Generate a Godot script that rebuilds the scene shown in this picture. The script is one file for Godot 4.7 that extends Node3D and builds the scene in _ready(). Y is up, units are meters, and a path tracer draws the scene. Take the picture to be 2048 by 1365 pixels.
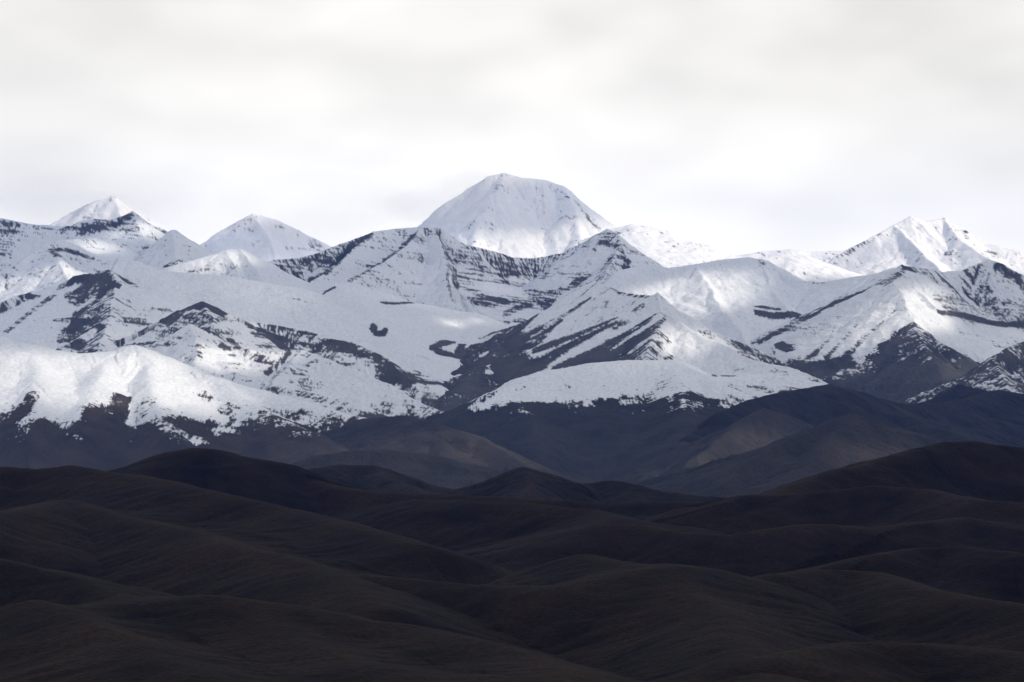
extends Node3D
# A high mountain range seen from a pass through a long lens: brown moorland hills in front, bare blue
# slopes behind them, then ridge after ridge of snow and rock, and far peaks that go up into the cloud.
# Every mountain is a height field over the ground: the highest of a set of roofs, each roof a ridge line in
# space with a slope to either side, roughened by noise and cut by gullies that run down the fall line.

const EYE_PIXEL := 0.0002059           # metres per photo pixel per metre of distance
var snow_mat: StandardMaterial3D
var moor_mat: StandardMaterial3D
var n_low := FastNoiseLite.new()
var n_mid := FastNoiseLite.new()
var n_fine := FastNoiseLite.new()
var n_line := FastNoiseLite.new()
var range_of: Array[Mountain] = []
var triangles := 0
const STRIDE := 20
const SUN := Vector3(0.84, 0.52, 0.40)
# gaps shaped in the added cloud to aim sun patches: the place [x, y, km] the sun reaches through each, its half width and depth in metres
const GAPS := [
	[220, 770, 21.8, 1900, 1500], [470, 720, 24.4, 750, 900], [300, 460, 36.0, 500, 900], [100, 560, 31.5, 900, 900],
	[205, 490, 33.8, 500, 700], [430, 530, 32.2, 700, 600], [1340, 600, 32.5, 900, 1800], [1450, 560, 33.0, 900, 1500, 0.8],
	[1380, 680, 26.2, 480, 800], [930, 640, 30.3, 320, 400], [1860, 610, 29.8, 750, 1500], [1960, 730, 27.5, 500, 900],
	[1600, 530, 39.5, 1500, 2500], [1320, 480, 44.0, 2000, 4000], [1880, 480, 43.5, 2500, 4000], [1560, 880, 19.6, 650, 1000], [1800, 900, 17.0, 500, 700],
	[860, 900, 19.5, 1300, 1200]]
# unseen banks added beyond its edge to shade the places given in the same way
const SHADE_BANKS := [[1030, 415, 47.4, 2500, 2300, 0.8], [530, 480, 48.2, 1800, 1800, 0.75], [1730, 500, 43.2, 700, 900, 0.5]]
const COARSE := 1.12
const CELL_X := 6
const CELL_Z := 4
const COLUMNS := 80
const BINS := 120


func _ready() -> void:
	var cam := Camera3D.new()
	cam.name = "camera"
	cam.fov = 16.0
	cam.near = 1.0
	cam.far = 200000.0
	add_child(cam)
	cam.current = true
	var sun := DirectionalLight3D.new()
	sun.name = "sun"
	sun.light_energy = 1.6
	sun.light_color = Color(1.0, 0.945, 0.86)
	sun.light_angular_distance = 0.6
	sun.shadow_enabled = true
	add_child(sun)
	sun.look_at_from_position(SUN, Vector3.ZERO)
	var env := Environment.new()
	env.background_mode = Environment.BG_SKY
	var sky := Sky.new()
	var pano := PanoramaSkyMaterial.new()
	pano.panorama = cloudy_sky()
	sky.sky_material = pano
	env.sky = sky
	env.background_energy_multiplier = 1.0
	env.tonemap_mode = Environment.TONE_MAPPER_LINEAR
	env.tonemap_exposure = 1.0
	env.fog_enabled = true
	env.fog_density = 0.0000080
	env.fog_light_color = Color(0.30, 0.56, 1.0)
	env.volumetric_fog_enabled = true
	env.volumetric_fog_density = 0.0
	env.sdfgi_enabled = true
	env.ssao_enabled = true
	env.ssil_enabled = true
	var we := WorldEnvironment.new()
	we.name = "air"
	we.environment = env
	add_child(we)

	noises()
	materials()
	ground()
	far_peaks()
	left_range()
	middle_range()
	right_range()
	bare_slopes()
	moorland()
	raise_mountains()
	clouds()


# ---------------------------------------------------------------- air

func cloudy_sky() -> ImageTexture:
	# thin bright cloud with greyer veils, thinner and bluer overhead; the same all round
	var w := 2048
	var h := 1024
	var img := Image.create(w, h, false, Image.FORMAT_RGBF)
	var a := FastNoiseLite.new()
	a.seed = 11
	a.frequency = 1.0
	a.fractal_octaves = 4
	var b := FastNoiseLite.new()
	b.seed = 29
	b.frequency = 1.0
	b.fractal_octaves = 3
	for j in range(h / 2 + 2):
		var el := (0.5 - (j + 0.5) / h) * PI
		var c := cos(el)
		var s := sin(el)
		var high := clampf(s, 0.0, 1.0)
		for i in w:
			var az := (i + 0.5) / w * TAU
			var x := c * sin(az)
			var z := c * cos(az)
			var n := a.get_noise_3d(x * 3.1, s * 8.0, z * 3.1)
			var m := b.get_noise_3d(x * 9.0 + 5.0, s * 22.0, z * 9.0)
			var g := 1.11 + n * 0.22 + m * 0.20 + 0.66 * (1.0 - smoothstep(0.0, 0.12, s))
			g = clampf(g, 0.72, 1.9)
			var blue := smoothstep(0.25, 0.9, high) * 0.9
			img.set_pixel(i, j, Color(g * (1.02 - 0.50 * blue), g * (1.0 - 0.37 * blue), g * (0.945 - 0.08 * blue)))
	img.fill_rect(Rect2i(0, h / 2 + 2, w, h / 2 - 2), Color(0.26, 0.28, 0.34))
	return ImageTexture.create_from_image(img)


func vapour(called: String, through: bool = true) -> StandardMaterial3D:
	var m := StandardMaterial3D.new()
	m.resource_name = called
	m.transparency = BaseMaterial3D.TRANSPARENCY_ALPHA
	m.cull_mode = BaseMaterial3D.CULL_DISABLED
	m.vertex_color_use_as_albedo = true
	m.roughness = 1.0
	m.metallic_specular = 0.0
	m.backlight_enabled = through
	m.backlight = Color(1, 1, 1)
	return m


func cloud(called: String, label: String, puffs: Array, seed_number: int) -> void:
	# a bank of thin mist: overlapping puffs of scattering air, none of them dense.
	# puffs = [x, y, km, half width, half height, half depth in metres, optical depth through the middle]
	var rng := RandomNumberGenerator.new()
	rng.seed = seed_number
	var root := Node3D.new()
	root.name = called
	root.position = at(puffs[0][0], puffs[0][1], puffs[0][2])
	root.set_meta("label", label)
	root.set_meta("category", "cloud")
	add_child(root, true)
	for p in puffs:
		for k in 3:
			var f := FogVolume.new()
			f.name = "cloud_puff"
			f.shape = RenderingServer.FOG_VOLUME_SHAPE_ELLIPSOID
			var share: float = [1.0, 0.72, 0.5][k]
			f.size = Vector3(p[3], p[4], p[5]) * 2.0 * share
			var off := Vector3(rng.randf_range(-1, 1) * p[3], rng.randf_range(-1, 1) * p[4], rng.randf_range(-1, 1) * p[5]) * 0.25 * k
			f.position = at(p[0], p[1], p[2]) - root.position + off
			var m := FogMaterial.new()
			m.density = p[6] / 3.0 / f.size.z
			m.albedo = Color(1, 1, 1)
			f.material = m
			root.add_child(f, true)


func cloud_shade_deck() -> void:
	# an added, unseen cloud layer, shaped for the shade it casts on the range: it keeps the sun off most of it, and the sun comes
	# through the gaps in it
	var to_sun := SUN.normalized()
	var n := FastNoiseLite.new()
	n.seed = 77
	n.frequency = 0.00028
	n.fractal_octaves = 4
	var vertices := PackedVector3Array()
	var normals := PackedVector3Array()
	var colors := PackedColorArray()
	var idx := PackedInt32Array()
	var nx := 160
	var nz := 190
	for layer in 2:
		var y := 7600.0 + layer * 300.0
		var gaps := []
		for g in GAPS:
			var p := at(g[0], g[1], g[2])
			var c := p + to_sun * ((y - p.y) / to_sun.y)
			gaps.append([c.x, c.z, g[3], g[4], g[5] if g.size() > 5 else 1.0])
		var banks := []
		for g in SHADE_BANKS:
			var p := at(g[0], g[1], g[2])
			var c := p + to_sun * ((y - p.y) / to_sun.y)
			banks.append([c.x, c.z, g[3], g[4], g[5]])
		var first := vertices.size()
		for j in nz:
			var z := 9000.0 - j * 325.0
			for i in nx:
				var x := -10000.0 + i * 280.0
				var wave := n.get_noise_3d(x, layer * 500.0, z)
				var dense := 0.92 + wave * 0.5
				for g in gaps:
					var e := Vector2((x - g[0]) / g[2], (z - g[1]) / g[3]).length() + wave * 0.35
					dense -= g[4] * (1.0 - smoothstep(0.55, 1.15, e))
				dense = clampf(dense, 0.0, lerpf(0.88, 0.98, smoothstep(-12000.0, -6000.0, z)))
				dense *= smoothstep(-37500.0, -34000.0, z)
				for g in banks:
					dense += g[4] * (1.0 - smoothstep(0.5, 1.15, Vector2((x - g[0]) / g[2], (z - g[1]) / g[3]).length() + wave * 0.35))
				dense = clampf(dense, 0.0, 0.98)
				dense *= smoothstep(0.0, 12.0, minf(minf(i, nx - 1 - i), minf(j, nz - 1 - j)))
				vertices.append(Vector3(x, y + wave * 140.0, z))
				normals.append(Vector3.DOWN)
				colors.append(Color(0.93, 0.94, 0.95, 1.0 - sqrt(1.0 - dense)))
		for j in nz - 1:
			for i in nx - 1:
				var v := first + j * nx + i
				idx.append_array(PackedInt32Array([v, v + 1, v + nx + 1, v, v + nx + 1, v + nx]))
	var arrays := []
	arrays.resize(Mesh.ARRAY_MAX)
	arrays[Mesh.ARRAY_VERTEX] = vertices
	arrays[Mesh.ARRAY_NORMAL] = normals
	arrays[Mesh.ARRAY_COLOR] = colors
	arrays[Mesh.ARRAY_INDEX] = idx
	var mesh := ArrayMesh.new()
	mesh.add_surface_from_arrays(Mesh.PRIMITIVE_TRIANGLES, arrays)
	var mi := MeshInstance3D.new()
	mi.name = "cloud_shade_layer"
	mi.mesh = mesh
	mi.material_override = vapour("cloud")
	mi.set_meta("label", "added unseen cloud layer shaped to shade the snow range")
	mi.set_meta("category", "cloud")
	mi.set_meta("kind", "structure")
	add_child(mi)


# ---------------------------------------------------------------- materials and noise

func noises() -> void:
	for p in [[n_low, 3, 3, 0.0011], [n_mid, 7, 4, 0.004], [n_fine, 19, 3, 0.016], [n_line, 41, 3, 1.0]]:
		p[0].seed = p[1]
		p[0].fractal_octaves = p[2]
		p[0].frequency = p[3]
		p[0].noise_type = FastNoiseLite.TYPE_SIMPLEX_SMOOTH


func grain(seed_number: int, freq: float, low: float, as_normal: float = 0.0) -> NoiseTexture2D:
	var n := FastNoiseLite.new()
	n.seed = seed_number
	n.frequency = freq
	n.fractal_octaves = 5
	var t := NoiseTexture2D.new()
	t.width = 1024
	t.height = 1024
	t.seamless = true
	t.noise = n
	if as_normal > 0.0:
		t.as_normal_map = true
		t.bump_strength = as_normal
	else:
		var ramp := Gradient.new()
		ramp.set_color(0, Color(low, low, low))
		ramp.set_color(1, Color(1, 1, 1))
		t.color_ramp = ramp
	return t


func surface(called: String, color_map: Texture2D, normal_map: Texture2D, tile: float, bump: float) -> StandardMaterial3D:
	var m := StandardMaterial3D.new()
	m.resource_name = called
	m.vertex_color_use_as_albedo = true
	m.roughness = 0.95
	m.metallic_specular = 0.15
	m.albedo_texture = color_map
	m.normal_enabled = true
	m.normal_texture = normal_map
	m.normal_scale = bump
	m.uv1_triplanar = true
	m.uv1_world_triplanar = true
	m.uv1_scale = Vector3.ONE / tile
	return m


func materials() -> void:
	snow_mat = surface("snow_and_rock", grain(5, 0.06, 0.84), grain(6, 0.09, 0.0, 4.0), 2900.0, 0.3)
	moor_mat = surface("moor_grass", grain(8, 0.03, 0.4), grain(9, 0.05, 0.0, 8.0), 460.0, 0.45)


# ---------------------------------------------------------------- mountains

func at(px: float, py: float, km: float) -> Vector3:
	var d := km * 1000.0
	return Vector3((px - 1024.0) * EYE_PIXEL * d, (683.0 - py) * EYE_PIXEL * d, -d)


func mountain(called: String, label: String, o: Dictionary) -> void:
	var m := Mountain.new()
	m.called = called
	m.label = label
	m.o = o
	m.noise = [n_low, n_mid, n_fine, n_line]
	range_of.append(m)


func raise_mountains() -> void:
	# a coarse survey of all of them first, so that only ground that can be seen from about here is built finely
	var skyline := PackedFloat32Array()
	skyline.resize(COLUMNS * BINS)
	skyline.fill(-9.0)
	for m in range_of:
		m.survey(skyline)
	for c in COLUMNS:
		for b in range(1, BINS):
			skyline[c * BINS + b] = maxf(skyline[c * BINS + b], skyline[c * BINS + b - 1])
	var job := WorkerThreadPool.add_group_task(func(i: int) -> void: range_of[i].build(skyline), range_of.size())
	WorkerThreadPool.wait_for_group_task_completion(job)
	for m in range_of:
		var mesh := ArrayMesh.new()
		mesh.add_surface_from_arrays(Mesh.PRIMITIVE_TRIANGLES, m.arrays)
		var mi := MeshInstance3D.new()
		mi.name = m.called
		mi.mesh = mesh
		mi.position = m.base
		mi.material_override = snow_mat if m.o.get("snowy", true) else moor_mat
		mi.set_meta("label", m.label)
		mi.set_meta("category", m.o.get("kind", "mountain"))
		mi.set_meta("kind", "structure")
		add_child(mi, true)
		triangles += m.arrays[Mesh.ARRAY_INDEX].size() / 3
		m.arrays = []


class Mountain:
	var called := ""
	var label := ""
	var o: Dictionary
	var noise := []
	var seg := PackedFloat32Array()    # the ridges, STRIDE numbers a segment
	var seg_count := 0
	var blend := 30.0
	var warp := 40.0
	var hit_t := 0.0
	var hit_d := 0.0
	var hit_side := 0.0
	var hit_seg := 0
	var lo := Vector2(1e9, 1e9)
	var hi := Vector2(-1e9, -1e9)
	var near_km := 1e9
	var far_km := 0.0
	var sx := 14.0
	var sz := 22.0
	var cnx := 0
	var cnz := 0
	var coarse := PackedFloat32Array()
	var base := Vector3.ZERO
	var arrays := []
	var swell := 0.0
	var rough := 0.0
	var fine_amp := 0.0
	var flute := 0.0
	var flute_at := 0.0
	var flute_long := 0.0
	var o_bare := 0.0
	var n_low: FastNoiseLite
	var n_mid: FastNoiseLite
	var n_fine: FastNoiseLite
	var n_line: FastNoiseLite

	func at(px: float, py: float, km: float) -> Vector3:
		var d := km * 1000.0
		return Vector3((px - 1024.0) * EYE_PIXEL * d, (683.0 - py) * EYE_PIXEL * d, -d)

	# A ridge: p = points [x, y, km] ..., l / r = slope to the left / right going along it, long = distance over
	# which the slope eases, w = width of a rounded crest, rl / rr = how rocky each side is, st = how streaked, e = slope
	# beyond its ends.
	func take_ridges(ridges: Array) -> void:
		for k in ridges.size():
			var r: Dictionary = ridges[k]
			var pts: Array = r.p
			var along: float = 3000.0 * k
			for i in range(pts.size() - 1):
				var a: Vector3 = at(pts[i][0], pts[i][1], pts[i][2])
				var b: Vector3 = at(pts[i + 1][0], pts[i + 1][1], pts[i + 1][2])
				var dx := b.x - a.x
				var dz := b.z - a.z
				var len2 := maxf(dx * dx + dz * dz, 1.0)
				seg.append_array(PackedFloat32Array([a.x, a.z, dx, dz, 1.0 / len2, a.y, b.y - a.y, r.get("l", 0.6), r.get("r", 0.6), r.get("long", 4000.0), r.get("w", 6.0), float(k), along, sqrt(len2), r.get("rl", 0.0), r.get("rr", 0.0), maxf(a.y, b.y), r.get("st", 1.0), r.get("e", 0.0) if i == 0 else 0.0, r.get("e", 0.0) if i == pts.size() - 2 else 0.0]))
				along += sqrt(len2)
				seg_count += 1

	func height(x0: float, z0: float) -> float:
		var x := x0 + warp * n_mid.get_noise_2d(x0 * 0.4, z0 * 0.4)
		var z := z0 + warp * n_mid.get_noise_2d(x0 * 0.4 + 900.0, z0 * 0.4)
		var best := -1e9
		var in_ridge := -1e9
		var ridge := -1.0
		var total := -1e9
		var f := 0
		for i in seg_count:
			if seg[f + 11] != ridge:
				if in_ridge > -1e8:
					total = smax(total, in_ridge)
				in_ridge = -1e9
				ridge = seg[f + 11]
			if seg[f + 16] > total - blend and seg[f + 16] > in_ridge:
				var ux := x - seg[f]
				var uz := z - seg[f + 1]
				var dx := seg[f + 2]
				var dz := seg[f + 3]
				var free := (ux * dx + uz * dz) * seg[f + 4]
				var t := clampf(free, 0.0, 1.0)
				var ex := ux - t * dx
				var ez := uz - t * dz
				var d := sqrt(ex * ex + ez * ez)
				var side := dx * uz - dz * ux          # > 0: to the right
				var w := seg[f + 10]
				var s := seg[f + 8] if side > 0.0 else seg[f + 7]
				if free < 0.0 and seg[f + 18] > 0.0:
					s = lerpf(s, seg[f + 18], minf(-free * seg[f + 13] / maxf(d, 1.0), 1.0))
				elif free > 1.0 and seg[f + 19] > 0.0:
					s = lerpf(s, seg[f + 19], minf((free - 1.0) * seg[f + 13] / maxf(d, 1.0), 1.0))
				var long := seg[f + 9]
				var h := seg[f + 5] + t * seg[f + 6] - s * long * log(1.0 + (sqrt(d * d + w * w) - w) / long)
				if h > in_ridge:
					in_ridge = h
					if h > best:
						best = h
						hit_t = seg[f + 12] + t * seg[f + 13]
						hit_d = d
						hit_side = side
						hit_seg = f
			f += STRIDE
		return smax(total, in_ridge)

	func smax(a: float, b: float) -> float:
		if a < -1e8 or b - a > blend:
			return b
		if a - b > blend:
			return a
		var h := (blend - absf(a - b)) / blend
		return maxf(a, b) + h * h * blend * 0.25

	func relief(x: float, z: float) -> float:
		var h := height(x, z)
		var away := clampf(hit_d / 220.0, 0.0, 1.0)
		h += n_low.get_noise_2d(x, z) * swell * away
		h += n_mid.get_noise_2d(x, z) * rough * (0.25 + 0.75 * away)
		h += n_fine.get_noise_2d(x, z) * fine_amp
		var f := n_line.get_noise_2d(hit_t / flute_at, hit_d / flute_long)
		h -= absf(f) * flute * away
		var craggy := clampf(o_bare + (seg[hit_seg + 15] if hit_side > 0.0 else seg[hit_seg + 14]) + 0.45, 0.0, 0.8)
		if craggy > 0.0:
			h += craggy * away * (n_line.get_noise_2d(hit_t / 70.0, hit_d / 500.0) * 45.0 + n_fine.get_noise_2d(x * 1.3, z * 1.3) * 30.0)
		return h

	func on_face(px: float, py: float, near: float, far: float) -> Vector3:
		# where the line of sight through that point of the photo meets the mountain
		var d := near
		var step := 0.05
		while d < far:
			var p := at(px, py, d)
			if height(p.x, p.z) > p.y:
				for k in 5:
					step *= 0.5
					p = at(px, py, d - step)
					if height(p.x, p.z) > p.y:
						d -= step
				return at(px, py, d)
			d += step
		return at(px, py, far)

	func survey(skyline: PackedFloat32Array) -> void:
		n_low = noise[0]
		n_mid = noise[1]
		n_fine = noise[2]
		n_line = noise[3]
		swell = o.get("swell", 40.0)
		rough = o.get("rough", 22.0)
		fine_amp = o.get("fine", 4.0)
		flute = o.get("flute", 30.0)
		flute_at = o.get("flute_at", 130.0)
		flute_long = o.get("flute_long", 1300.0)
		blend = o.get("blend", 30.0)
		o_bare = o.get("bare", -0.8) if o.get("snowy", true) else -9.0
		warp = o.get("warp", 45.0)
		take_ridges(o.ridges)
		for r in o.ridges:
			for q in r.p:
				var v: Vector3 = at(q[0], q[1], q[2])
				lo = lo.min(Vector2(v.x, v.z))
				hi = hi.max(Vector2(v.x, v.z))
				far_km = maxf(far_km, q[2])
				near_km = minf(near_km, q[2])
		var front: float = o.get("front", 2500.0)
		var side: float = o.get("side", 700.0)
		lo -= Vector2(side, o.get("back", 500.0))
		hi += Vector2(side, front)
		var edge: float = 1130.0 * EYE_PIXEL * -lo.y      # nothing far outside the view
		lo.x = maxf(lo.x, -edge)
		hi.x = minf(hi.x, edge)
		sx = o.get("sx", 14.0) * COARSE
		sz = o.get("sz", 22.0) * COARSE
		cnx = int((hi.x - lo.x) / (sx * CELL_X)) + 1
		cnz = int((hi.y - lo.y) / (sz * CELL_Z)) + 1
		coarse.resize((cnx + 1) * (cnz + 1))
		var k := 0
		for j in cnz + 1:
			var z := lo.y + j * sz * CELL_Z
			for i in cnx + 1:
				var x := lo.x + i * sx * CELL_X
				var y := height(x, z)
				coarse[k] = y
				k += 1
				var c := int((x / -z / EYE_PIXEL + 1200.0) / 30.0)
				if c >= 0 and c < COLUMNS and z < -1000.0:
					var b := c * BINS + mini(int(-z / 500.0), BINS - 1)
					skyline[b] = maxf(skyline[b], (y - 25.0) / -z)

	func seen(i: int, j: int, skyline: PackedFloat32Array, floor_y: float) -> bool:
		var k := j * (cnx + 1) + i
		var z := lo.y + (j + 1) * sz * CELL_Z             # the near edge
		var top := maxf(maxf(coarse[k], coarse[k + 1]), maxf(coarse[k + cnx + 1], coarse[k + cnx + 2])) + 50.0
		if top < floor_y or z > -800.0:
			return false
		var e := top / -z
		if e < -760.0 * EYE_PIXEL:
			return false
		var px := (lo.x + (i + 0.5) * sx * CELL_X) / -z / EYE_PIXEL
		if absf(px) > 1120.0:
			return false
		var c := clampi(int((px + 1200.0) / 30.0), 0, COLUMNS - 1)
		return e > skyline[c * BINS + clampi(int(-z / 500.0) - 1, 0, BINS - 1)] - 24.0 * EYE_PIXEL

	func build(skyline: PackedFloat32Array) -> void:
		var floor_y: float = o.get("floor", -1600.0)
		var front: float = o.get("front", 2500.0)
		# patches of rock (+) or snow (-), put on the faces they lie on
		var strokes := []
		for s in o.get("strokes", []):
			var pts := PackedVector3Array()
			var q: Array = s[2]
			var mean := 0.0
			for i in range(0, q.size(), 2):
				var p := on_face(q[i], q[i + 1], near_km - front / 1000.0, far_km + 0.3)
				pts.append(p)
				mean -= p.z / (q.size() / 2.0)
			var rad: float = s[1] * EYE_PIXEL * mean
			var box := AABB(pts[0], Vector3.ZERO)
			for p in pts:
				box = box.expand(p)
			box = box.grow(rad * 1.6)
			strokes.append([s[0], rad, pts, box, 0.6, s[3] if s.size() > 3 else 1.0])
		var nx := cnx * CELL_X + 1
		var nz := cnz * CELL_Z + 1
		var need := PackedByteArray()
		need.resize(nx * nz)
		var cells := PackedInt32Array()
		for j in cnz:
			for i in cnx:
				if seen(i, j, skyline, floor_y):
					cells.append(i)
					cells.append(j)
					for b in CELL_Z + 1:
						for a in CELL_X + 1:
							need[(j * CELL_Z + b) * nx + i * CELL_X + a] = 1
		var hs := PackedFloat32Array()
		hs.resize(nx * nz)
		var ts := PackedFloat32Array()
		ts.resize(nx * nz)
		var ds := PackedFloat32Array()
		ds.resize(nx * nz)
		var bias := PackedFloat32Array()
		bias.resize(nx * nz)
		var stf := PackedFloat32Array()
		stf.resize(nx * nz)
		var new_index := PackedInt32Array()
		new_index.resize(nx * nz)
		var count := 0
		var k := 0
		for j in nz:
			var z := lo.y + j * sz
			for i in nx:
				if need[k] == 1:
					hs[k] = relief(lo.x + i * sx, z)
					ts[k] = hit_t
					ds[k] = hit_d
					bias[k] = seg[hit_seg + 15] if hit_side > 0.0 else seg[hit_seg + 14]
					stf[k] = seg[hit_seg + 17]
					new_index[k] = count
					count += 1
				k += 1
		base = Vector3((lo.x + hi.x) * 0.5, floor_y, (lo.y + hi.y) * 0.5)
		var pos := PackedVector3Array()
		var nor := PackedVector3Array()
		var col := PackedColorArray()
		pos.resize(count)
		nor.resize(count)
		col.resize(count)
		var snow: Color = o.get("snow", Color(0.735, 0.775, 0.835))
		var rock: Color = o.get("rock", Color(0.060, 0.063, 0.072))
		var rock2: Color = o.get("rock2", Color(0.098, 0.096, 0.098))
		var line: float = o.get("line", -9999.0)
		var band: float = o.get("band", 120.0)
		var bare: float = o.get("bare", -0.8)
		var streak: float = o.get("streak", 0.6)
		var streak_at: float = o.get("streak_at", 45.0)
		var strata: float = o.get("strata", 0.3)
		var dip: float = o.get("dip", 0.12)
		var mottle: float = o.get("mottle", 0.5)
		var steep: float = o.get("steep", 0.8)
		var steep_at: float = o.get("steep_at", 0.55)
		var clean: float = o.get("clean", -0.75)
		var dry: float = o.get("dry", 0.0)
		var crest_light_to: float = o.get("crest_light_to", 90.0)
		var has_snow: bool = o.get("snowy", true)
		k = -1
		for j in nz:
			var z := lo.y + j * sz
			for i in nx:
				k += 1
				if need[k] == 0:
					continue
				var x := lo.x + i * sx
				var y := hs[k]
				var x0 := hs[k - 1] if i > 0 and need[k - 1] == 1 else y
				var x1 := hs[k + 1] if i < nx - 1 and need[k + 1] == 1 else y
				var z0 := hs[k - nx] if j > 0 and need[k - nx] == 1 else y
				var z1 := hs[k + nx] if j < nz - 1 and need[k + nx] == 1 else y
				var n := Vector3((x0 - x1) / (2.0 * sx), 1.0, (z0 - z1) / (2.0 * sz))
				var slope := sqrt(n.x * n.x + n.z * n.z)
				var c := new_index[k]
				pos[c] = Vector3(x, y, z) - base
				nor[c] = n.normalized()
				var wide := n_low.get_noise_2d(x * 1.7 + 300.0, z * 1.7)
				if has_snow:
					var fine := 0.6 * n_fine.get_noise_2d(x * 0.9, y * 1.6 + z * 0.3) + 0.8 * n_fine.get_noise_2d(x * 2.2 + 500.0, y * 3.4 + z * 0.7)
					var v := bare + bias[k] + steep * clampf(slope - steep_at, -0.6, 0.8)
					if line > -9000.0:
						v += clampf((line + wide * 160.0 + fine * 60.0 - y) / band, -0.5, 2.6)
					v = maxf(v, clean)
					v += 1.7 * streak * stf[k] * n_line.get_noise_2d(ts[k] / streak_at, ds[k] / (streak_at * 14.0) + 7.0)
					v += 1.7 * strata * n_line.get_noise_2d((y + dip * x) / 38.0, (x + z * 0.5) / 600.0)
					v += 1.2 * mottle * fine + 0.3 * wide
					var p := Vector3(x, y, z)
					for s in strokes:
						if s[3].has_point(p):
							var pts: PackedVector3Array = s[2]
							var near := 1e9
							for q in range(maxi(pts.size() - 1, 1)):
								var a := pts[q]
								var b := pts[mini(q + 1, pts.size() - 1)]
								var ab := Vector2(b.x - a.x, b.y - a.y)
								var ap := Vector2(x - a.x, y - a.y)
								var t := clampf(ap.dot(ab) / maxf(ab.length_squared(), 1.0), 0.0, 1.0)
								var width: float = lerpf(s[5], 1.0, (q + t) / maxf(pts.size() - 1, 1.0))
								near = minf(near, (ap - ab * t).length() / width)
							var e: float = near / s[1] + fine * s[4] * 0.8
							v += s[0] * (1.0 - smoothstep(0.6, 1.15, e))
					var bare_share := smoothstep(-0.2, 0.2, v)
					var stone := rock.lerp(rock2, clampf(0.5 + wide * 0.9 + fine * 0.4, 0.0, 1.0))
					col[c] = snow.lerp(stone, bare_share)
				else:
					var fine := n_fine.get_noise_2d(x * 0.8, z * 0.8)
					# painted ridge highlights: lighter brown along the crests, shade darkening the hollows
					var v := dry * exp(-ds[k] / crest_light_to) + (0.5 - 0.5 * dry) + wide * 0.45 + fine * 0.3 + 0.45 * n_mid.get_noise_2d(x, z * 0.5 + y)
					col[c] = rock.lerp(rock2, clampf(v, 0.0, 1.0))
		var idx := PackedInt32Array()
		for q in range(0, cells.size(), 2):
			for b in CELL_Z:
				for a in CELL_X:
					var v := (cells[q + 1] * CELL_Z + b) * nx + cells[q] * CELL_X + a
					var p0 := new_index[v]
					var p1 := new_index[v + 1]
					var p2 := new_index[v + nx]
					var p3 := new_index[v + nx + 1]
					idx.append_array(PackedInt32Array([p0, p1, p3, p0, p3, p2]))
		arrays.resize(Mesh.ARRAY_MAX)
		arrays[Mesh.ARRAY_VERTEX] = pos
		arrays[Mesh.ARRAY_NORMAL] = nor
		arrays[Mesh.ARRAY_COLOR] = col
		arrays[Mesh.ARRAY_INDEX] = idx


func ground() -> void:
	# the floor of the land under everything, falling away from the pass to the wide valley
	var nx := 160
	var nz := 240
	var pos := PackedVector3Array()
	var col := PackedColorArray()
	var idx := PackedInt32Array()
	for j in nz:
		var z := 3000.0 - 58000.0 * pow(j / float(nz - 1), 1.5)
		for i in nx:
			var x := (i / float(nx - 1) - 0.5) * (12000.0 + absf(z) * 0.75)
			var d := -z / 1000.0
			var y := -30.0 - 650.0 * smoothstep(-1.0, 2.5, d) - 120.0 * smoothstep(5.0, 10.0, d) - 800.0 * smoothstep(9.0, 20.0, d)
			y += n_low.get_noise_2d(x, z) * 40.0 * smoothstep(0.5, 3.0, d) - 12.0
			pos.append(Vector3(x, y, z))
			col.append(Color(0.03, 0.024, 0.019).lerp(Color(0.05, 0.04, 0.03), 0.5 + 0.5 * n_mid.get_noise_2d(x, z)))
	for j in nz - 1:
		for i in nx - 1:
			var a := j * nx + i
			idx.append_array(PackedInt32Array([a, a + nx + 1, a + 1, a, a + nx, a + nx + 1]))
	var st := SurfaceTool.new()
	st.begin(Mesh.PRIMITIVE_TRIANGLES)
	for k in pos.size():
		st.set_color(col[k])
		st.set_smooth_group(0)
		st.add_vertex(pos[k])
	for k in idx:
		st.add_index(k)
	st.generate_normals()
	var mi := MeshInstance3D.new()
	mi.name = "ground"
	mi.mesh = st.commit()
	mi.material_override = moor_mat
	mi.set_meta("label", "dark brown valley ground under the hills")
	mi.set_meta("category", "ground")
	mi.set_meta("kind", "structure")
	add_child(mi)


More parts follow.
